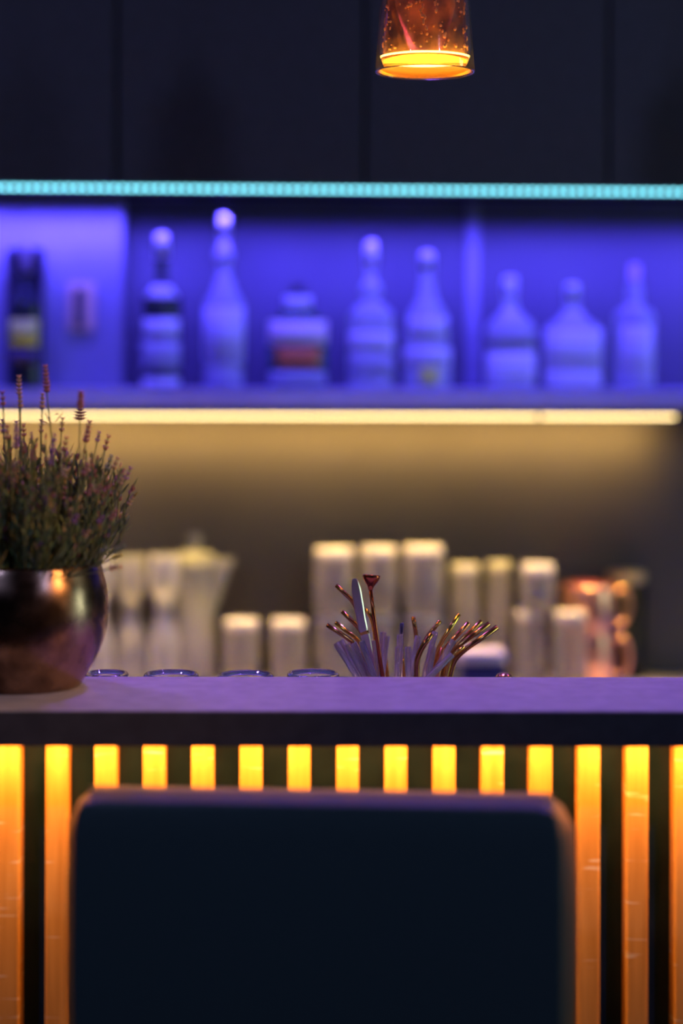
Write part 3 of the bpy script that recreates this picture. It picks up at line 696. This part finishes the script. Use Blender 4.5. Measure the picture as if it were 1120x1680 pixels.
for i in range(430):
    a = rnd.uniform(0, 2 * PI); rr = math.sqrt(rnd.random())
    base = Vector((math.cos(a) * rr * 0.080, math.sin(a) * rr * 0.080, 0.128))
    hgt = 0.045 + 0.115 * rnd.random() ** 0.8 * (1.05 - 0.45 * rr ** 2)
    spread = 1.0 + 0.55 * rnd.uniform(0.5, 1.1)
    tip = Vector((base.x * spread + rnd.uniform(-0.010, 0.010), base.y * spread + rnd.uniform(-0.01, 0.01), base.z + hgt))
    mid = base.lerp(tip, 0.5) + Vector((base.x * 0.14, base.y * 0.14, 0.006))
    path = spline([base, mid, tip], 4)
    tube(bm, path, [0.0010] * (len(path) - 1) + [0.0006], 4, mi=3)
    tips.append(tip)
    if rnd.random() < 0.8:      # small buds close to the stem tips
        for k in range(rnd.randint(2, 4)):
            az = rnd.uniform(0, 2 * PI); q = tip - (tip - mid).normalized() * rnd.uniform(0, 0.022) + Vector((math.cos(az), math.sin(az), 0)) * 0.0015
            d = ((tip - base).normalized() + Vector((math.cos(az), math.sin(az), 0.1)) * 0.6).normalized()
            L = rnd.uniform(0.007, 0.012); mi = rnd.choice([4, 4, 5, 5, 2, 6]); wr = rnd.uniform(0.0014, 0.0022)
            sd = d.cross(Vector((0.3, 1, 0.1))).normalized(); nn = sd.cross(d)
            a0 = bm.verts.new(q); e0 = bm.verts.new(q + d * L); ring = [bm.verts.new(q + d * L * 0.45 + sd * wr * math.cos(g) + nn * wr * math.sin(g)) for g in (0, PI / 2, PI, 3 * PI / 2)]
            for g in range(4):
                bm.faces.new((a0, ring[g], ring[(g + 1) % 4])).material_index = mi; bm.faces.new((ring[g], e0, ring[(g + 1) % 4])).material_index = mi
    nl = rnd.randint(9, 13)
    for k in range(nl):
        u = (k + rnd.random()) / nl; q = path[min(int(u * (len(path) - 1)), len(path) - 1)]
        dd = (tip - base).normalized(); az = rnd.uniform(0, 2 * PI)
        d = (dd * rnd.uniform(0.8, 1.5) + Vector((math.cos(az), math.sin(az), rnd.uniform(-0.1, 0.5))) * 0.7).normalized()
        leaf(bm, q, d, rnd.uniform(0.012, 0.026), rnd.uniform(0.0011, 0.0021), rnd.choice([0, 0, 0, 1, 1, 2]))
fo = obj('foliage', bm, [M['leaf_a'], M['leaf_b'], M['leaf_c'], M['stem'], M['bud_tan'], M['bud_plum'], M['bud_purple']], t, smooth=False); fo['kind'] = 'stuff'
# flower heads, each with its stem
def spike(tip, foot, head_len, w, kind, whorls, flare=False):
    bm = bmesh.new(); ax = (tip - foot); hb = tip - ax.normalized() * head_len
    p = spline([foot, foot.lerp(hb, 0.5) + Vector((foot.x * 0.06, 0, 0)), hb, tip - ax.normalized() * head_len * 0.1], 5)
    tube(bm, p, 0.0008, 6, mi=1)
    dd = ax.normalized(); u = dd.cross(Vector((0, 1, 0))).normalized(); v = u.cross(dd)
    for i in range(whorls):
        f = i / max(1, whorls - 1); c = hb + dd * head_len * (0.06 + 0.86 * f)
        ww = w * (0.98 - 0.75 * f) * (0.75 if i == 0 and not flare else 1)
        for k in range(6):
            a = 2 * PI * (k + 0.5 * (i % 2)) / 6
            o_ = (u * math.cos(a) + v * math.sin(a))
            q = c + o_ * ww * 0.45
            fl = 2.0 if (flare and f < 0.35) else 0.75
            d = (dd * 1.1 + o_ * fl).normalized(); L = head_len / whorls * (1.5 if not flare else 2.0); s_ = d.cross(o_).normalized()
            nn = s_.cross(d).normalized()
            r_ = w * (0.42 - 0.16 * f if not flare else 0.34 - 0.12 * f)
            a0 = bm.verts.new(q - d * L * 0.25); e0 = bm.verts.new(q + d * L * 0.75)
            ring = [bm.verts.new(q + d * L * 0.15 + s_ * r_ * math.cos(g) + nn * r_ * math.sin(g)) for g in (0, PI / 2, PI, 3 * PI / 2)]
            for g in range(4):
                bm.faces.new((a0, ring[g], ring[(g + 1) % 4])); bm.faces.new((ring[g], e0, ring[(g + 1) % 4]))
    return obj('flower_spike', bm, [M[kind], M['stem']], t, smooth=True)
def px_spike(x, yt, yb, wpx, kind, D=2.21, flare=False, fx=None):
    tip = ppos(x, yt, D); fx = fx if fx is not None else 45 + (x - 45) * 0.55
    foot = Vector(((fx - 38) * PD / F, (D - PD) * 0.8, 0.135))
    L = (yb - yt) * PD / F
    spike(tip, foot, L, wpx * PD / F * 0.5, kind, max(3, int((yb - yt) / 6)), flare)
for a in [(74, 601, 646, 12, 'bud_plum', 2.20, False, 100), (31, 619, 650, 9, 'bud_tan', 2.21), (33, 646, 671, 9, 'bud_tan', 2.21), (70, 648, 672, 9, 'bud_tan', 2.22), (133, 644, 692, 15, 'bud_plum', 2.16, True, 128),
          (4, 646, 668, 8, 'bud_plum', 2.2), (27, 694, 738, 10, 'bud_purple', 2.17), (4, 692, 712, 8, 'bud_purple', 2.22), (39, 700, 718, 8, 'bud_plum', 2.24), (12, 702, 722, 9, 'bud_plum', 2.15),
          (68, 693, 712, 7, 'bud_tan', 2.23), (103, 689, 710, 7, 'bud_tan', 2.22), (90, 716, 744, 8, 'bud_purple', 2.16), (147, 694, 728, 12, 'bud_plum', 2.19), (163, 711, 726, 8, 'bud_purple', 2.2),
          (178, 718, 740, 8, 'bud_plum', 2.21), (109, 720, 742, 8, 'bud_plum', 2.18), (52, 712, 722, 6, 'bud_purple', 2.2), (214, 770, 790, 7, 'bud_purple', 2.21), (218, 818, 832, 8, 'bud_tan', 2.21), (193, 754, 772, 8, 'bud_tan', 2.2),
          (183, 750, 774, 11, 'leaf_b', 2.19), (149, 757, 776, 8, 'bud_tan', 2.15), (204, 780, 798, 9, 'bud_tan', 2.18)]:
    px_spike(*a)
kinds = ['bud_tan', 'bud_tan', 'bud_plum', 'bud_purple', 'leaf_c', 'leaf_b']
for i in range(70):
    x = rnd.uniform(-95, 205); yt = dome_top(x) + rnd.uniform(-12, 105); L = rnd.uniform(11, 20)
    px_spike(x, yt, yt + L, rnd.uniform(7, 10), rnd.choice(kinds), rnd.uniform(2.10, 2.25), False)
# leaflets at the joint below the tallest spike
bm = bmesh.new()
for (x0, y0_, x1, y1_, w_) in [(86, 700, 70, 672, 7), (88, 700, 106, 673, 5), (84, 700, 76, 680, 6), (91, 682, 96, 678, 4), (62, 690, 82, 700, 4)]:
    a_ = ppos(x0, y0_, 2.2); b_ = ppos(x1, y1_, 2.19); d = (b_ - a_); L = d.length; d.normalize()
    leaf(bm, a_, d, L, w_ * PD / F * 0.5, 0)
obj('bract', bm, M['bud_tan'], t, smooth=False)

# ------------------------------------------------------------------ pendant lamp
LD = 2.35; lc = P(695.5, 119, LD)
t = thing('pendant_lamp', 'amber bubbled glass cylinder pendant lamp hanging over the bar', 'pendant lamp', (lc.x, LD, lc.z))
r0 = 82 * LD / F; HL = 0.30
def lr(z): return r0 - 0.012 * z / 0.30 * 1.0 * 2.0 * 0.9
obj('outer_glass', lathe([(r0 - 0.001, 0.0), (r0, 0.0015), (lr(0.02), 0.02), (lr(0.05), 0.05), (lr(0.15), 0.15), (lr(HL), HL), (lr(HL) - 0.0022, HL), (lr(0.15) - 0.0022, 0.15), (lr(0.05) - 0.0022, 0.05), (r0 - 0.0024, 0.0018), (r0 - 0.0018, 0)], 64, closed=True), M['glass'], t)
# inner amber glass sleeve with gold fleck bubbles
ri = lambda z: lr(z) - 0.0075
m = bpy.data.materials.new('bubbled_amber'); m.use_nodes = True; nt = m.node_tree; b = nt.nodes['Principled BSDF']
b.inputs['Roughness'].default_value = 0.12; b.inputs['IOR'].default_value = 1.15; b.inputs['Transmission Weight'].default_value = 0.75
b.inputs['Base Color'].default_value = (0.85, 0.42, 0.12, 1)
tc = nt.nodes.new('ShaderNodeTexCoord'); ns = nt.nodes.new('ShaderNodeTexNoise'); ns.inputs['Scale'].default_value = 30; ns.inputs['Detail'].default_value = 6
rp = nt.nodes.new('ShaderNodeValToRGB'); rp.color_ramp.elements[0].position = 0.40; rp.color_ramp.elements[0].color = (0.28, 0.12, 0.05, 1); rp.color_ramp.elements[1].position = 0.64; rp.color_ramp.elements[1].color = (0.95, 0.50, 0.15, 1)
nt.links.new(tc.outputs['Object'], ns.inputs[0]); nt.links.new(ns.outputs[0], rp.inputs[0]); nt.links.new(rp.outputs[0], b.inputs['Base Color'])
obj('inner_glass', lathe([(ri(0.016), 0.018), (ri(0.15), 0.15), (ri(HL - 0.01), HL - 0.01), (ri(HL) - 0.003, HL - 0.01), (ri(0.15) - 0.003, 0.15), (ri(0.016) - 0.003, 0.018)], 64, closed=True), m, t)
obj('amber_skirt', lathe([(ri(0) + 0.0035, 0.002), (ri(0) + 0.0035, 0.0155), (ri(0) + 0.0022, 0.0155), (ri(0) + 0.0022, 0.002)], 64, closed=True), M['amber'], t)
bm = bmesh.new(); rb = random.Random(5)
def blob(bm, c, r, sx=1, sz=1):
    q = bmesh.new(); bmesh.ops.create_icosphere(q, subdivisions=1, radius=r); bmesh.ops.scale(q, vec=(sx, 1, sz), verts=q.verts); bmesh.ops.translate(q, vec=c, verts=q.verts); merge(bm, q)
for i in range(330):
    a = rb.uniform(0, 2 * PI); z = 0.024 + 0.16 * rb.random() ** 1.3
    if rb.random() < 0.65:    # trails of bubbles
        a = rb.choice([-1.95, -1.62, -1.25, -0.55, -2.6, 0.6, 2.0, 3.0]) + 0.10 * math.sin(z * 60) + rb.gauss(0, 0.04)
    rr = ri(z) + 0.0008; s = rb.uniform(0.0008, 0.0021)
    blob(bm, (rr * math.cos(a), rr * math.sin(a), z), s, rb.uniform(0.8, 1.3), rb.uniform(0.8, 1.8))
fl = obj('gold_flecks', bm, M['fleck'], t); fl['kind'] = 'stuff'
obj('glow_disc', lathe([(0, 0.0165), (ri(0) + 0.0035, 0.0165), (ri(0) + 0.0035, 0.0178), (0, 0.0180)], 64), M['lamp_disc'], t)
obj('lamp_cap', lathe([(0, HL + 0.001), (lr(HL), HL + 0.001), (lr(HL), HL + 0.03), (0.012, HL + 0.05), (0.01, HL + 0.08), (0, HL + 0.08)], 40), M['black_metal'], t)
bm = bmesh.new(); tube(bm, [(0, 0, HL + 0.079), (0, 0, 2.70 - lc.z - 0.02)], 0.003, 10)
obj('cord', bm, M['black_metal'], t)
obj('ceiling_rose', lathe([(0, 2.68 - lc.z), (0.05, 2.68 - lc.z), (0.05, 2.6995 - lc.z), (0, 2.6995 - lc.z)], 32), M['black_metal'], t)

pl = bpy.data.lights.new('pendant_light', 'SPOT'); pl.energy = 2.2; pl.color = (1.0, 0.45, 0.12); pl.spot_size = R(150); pl.spot_blend = 0.6; pl.shadow_soft_size = 0.04
o = bpy.data.objects.new('pendant_light', pl); C.objects.link(o); o.parent = t; o.location = (0, 0, 0.012)
dup(t, (-0.66, LD - 0.03, lc.z), label='amber glass pendant lamp hanging off to the left beyond the potted lavender')
dup(t, (0.88, LD, lc.z), label='amber glass pendant lamp hanging off to the right of the visible one')

# made-up fixtures for the added fill spots, out of view
for i, (x, y, z) in enumerate(FILL):
    t = thing('fill_spot', ['added unseen cool fill spot at the lounge ceiling, left', 'added unseen cool fill spot at the lounge ceiling, right'][i], 'spotlight', (x, y, z), 0, 'added lounge fill spots')
    bm = lathe([(0.034, 0.075), (0.036, 0.073), (0.036, -0.06), (0, -0.06), (0, -0.055), (0.032, -0.055), (0.032, 0.07)], 28)
    hsg = obj('spot_housing', bm, M['black_metal'], t); hsg.rotation_euler = (R(-110), 0, 0)
    ln = obj('lens', lathe([(0, 0.055), (0.031, 0.055), (0.031, 0.057), (0, 0.057)], 28), M['spot_lens'], t); ln.rotation_euler = (R(-110), 0, 0)
    bm = bmesh.new(); tube(bm, [(0, 0, 0.03), (0, 0, 0.149)], 0.008, 8); obj('arm', bm, M['black_metal'], t)

t = thing('fill_spot', 'added unseen warm fill spot aimed at the lavender', 'spotlight', WFILL)
q_ = (Vector((-0.40, 2.18, 1.27)) - Vector(WFILL)).to_track_quat('Z', 'Y').to_euler()
hsg = obj('spot_housing', lathe([(0.034, 0.075), (0.036, 0.073), (0.036, -0.06), (0, -0.06), (0, -0.055), (0.032, -0.055), (0.032, 0.07)], 28), M['black_metal'], t); hsg.rotation_euler = q_
ln = obj('lens', lathe([(0, 0.055), (0.031, 0.055), (0.031, 0.057), (0, 0.057)], 28), M['lamp_disc'], t); ln.rotation_euler = q_
bm = bmesh.new(); tube(bm, [(0, 0, 0.03), (0, 0, 0.149)], 0.008, 8); obj('arm', bm, M['black_metal'], t)

# ceiling spots (the fixtures of the violet lights)
for i, (x, y, z) in enumerate(SPOTS):
    t = thing('ceiling_spot', ['violet ceiling spot over the left of the aisle', 'violet ceiling spot over the middle of the aisle', 'violet ceiling spot over the right of the aisle'][i], 'spotlight', (x, y, z), 0, 'violet ceiling spots')
    obj('spot_housing', lathe([(0.040, -0.05), (0.042, -0.048), (0.042, 0.1195), (0, 0.1195), (0, 0.11), (0.038, 0.11), (0.038, -0.04)], 32), M['black_metal'], t)
    obj('lens', lathe([(0, -0.04), (0.036, -0.04), (0.036, -0.038), (0, -0.038)], 32), M['spot_lens'], t)

# ------------------------------------------------------------------ bar stool, its back towards us
SY = 1.86; sx0 = (518 - 560) * SY / F
ztop = EYE - (1322 - HZ) * SY / F
t = thing('bar_stool', 'dark navy upholstered bar stool seen from behind, drawn up to the bar', 'bar stool', (sx0, SY, 0), R(-3.5))
HW = 407 * SY / F; TH = 0.092; FL = 0.020; HB = 0.36
def back_ring(z, inset):
    """rounded outline at height z: narrow rear face, wider towards the bar"""
    pts = []
    prof_ = [(-HW + 0.012, 0.0), (-HW + 0.003, 0.002), (-HW, 0.010), (-HW - FL * 0.55, TH * 0.45), (-HW - FL * 0.9, TH * 0.80), (-HW - FL * 0.75, TH * 0.96), (-HW - FL * 0.3, TH)]
    n = len(prof_)
    full = prof_ + [(-x_, y_) for x_, y_ in reversed(prof_)]
    for (x_, y_) in full:
        sx_ = math.copysign(max(abs(x_) - inset, 0.01), x_)
        yy = y_ + (inset * 0.15 if y_ < TH * 0.5 else -inset * 0.9) 
        pts.append((sx_, yy, z))
    return pts
bm = bmesh.new(); rings = []
zs = [(ztop - HB, 0.03), (ztop - HB + 0.004, 0.012), (ztop - HB + 0.02, 0.004), (ztop - 0.2, 0.0), (ztop - 0.10, 0.0), (ztop - 0.035, 0.001), (ztop - 0.012, 0.004), (ztop - 0.003, 0.010), (ztop, 0.020)]
def corner(z):   # the flared rim rounds off towards the top corners
    return 0
for z, ins in zs: rings.append([bm.verts.new(p) for p in back_ring(z, ins)])
for a, b_ in zip(rings, rings[1:]):
    for j in range(len(a)): bm.faces.new((a[j], a[(j + 1) % len(a)], b_[(j + 1) % len(a)], b_[j]))
bm.faces.new(rings[0]); bm.faces.new(rings[-1])
for v in bm.verts:   # round the outer top corners of the wings
    dz = v.co.z - (ztop - 0.05)
    if dz > 0 and abs(v.co.x) > HW - 0.005 and v.co.y > 0.012: v.co.x -= math.copysign(0.020 * (dz / 0.05) ** 2, v.co.x)
bk = obj('backrest', bm, M['leather'], t)
md = bk.modifiers.new('bev', 'BEVEL'); md.width = 0.006; md.segments = 3; md.limit_method = 'ANGLE'; md.angle_limit = R(35)
bmseat = box((0, 0.245, 0.72), (0.46, 0.30, 0.085), 0.025, 4)
# seat ends before the bar front: the stool is pushed partly under the overhang
obj('seat', box((0, 0.13, ztop - HB - 0.045), (0.46, 0.27, 0.085), 0.025, 4), M['leather'], t)
zs_ = ztop - HB - 0.088
bm = bmesh.new(); add_box(bm, (0, 0.13, zs_ - 0.008), (0.36, 0.20, 0.014), 0.003); obj('seat_plate', bm, M['black_metal'], t, smooth=False)
for sx_ in (-1, 1):
    for sy_ in (-1, 1):
        bm = bmesh.new(); tube(bm, [(sx_ * 0.16, 0.13 + sy_ * 0.08, zs_ - 0.0155), (sx_ * 0.19, 0.13 + sy_ * 0.105, 0.0)], 0.012, 12)
        obj('leg', bm, M['black_metal'], t)
bm = bmesh.new(); zf = 0.24
q = [(-0.182, 0.032, zf), (0.182, 0.032, zf), (0.182, 0.228, zf), (-0.182, 0.228, zf), (-0.182, 0.032, zf)]
for a, b_ in zip(q, q[1:]): tube(bm, [a, b_], 0.008, 8)
obj('footrest', bm, M['black_metal'], t)
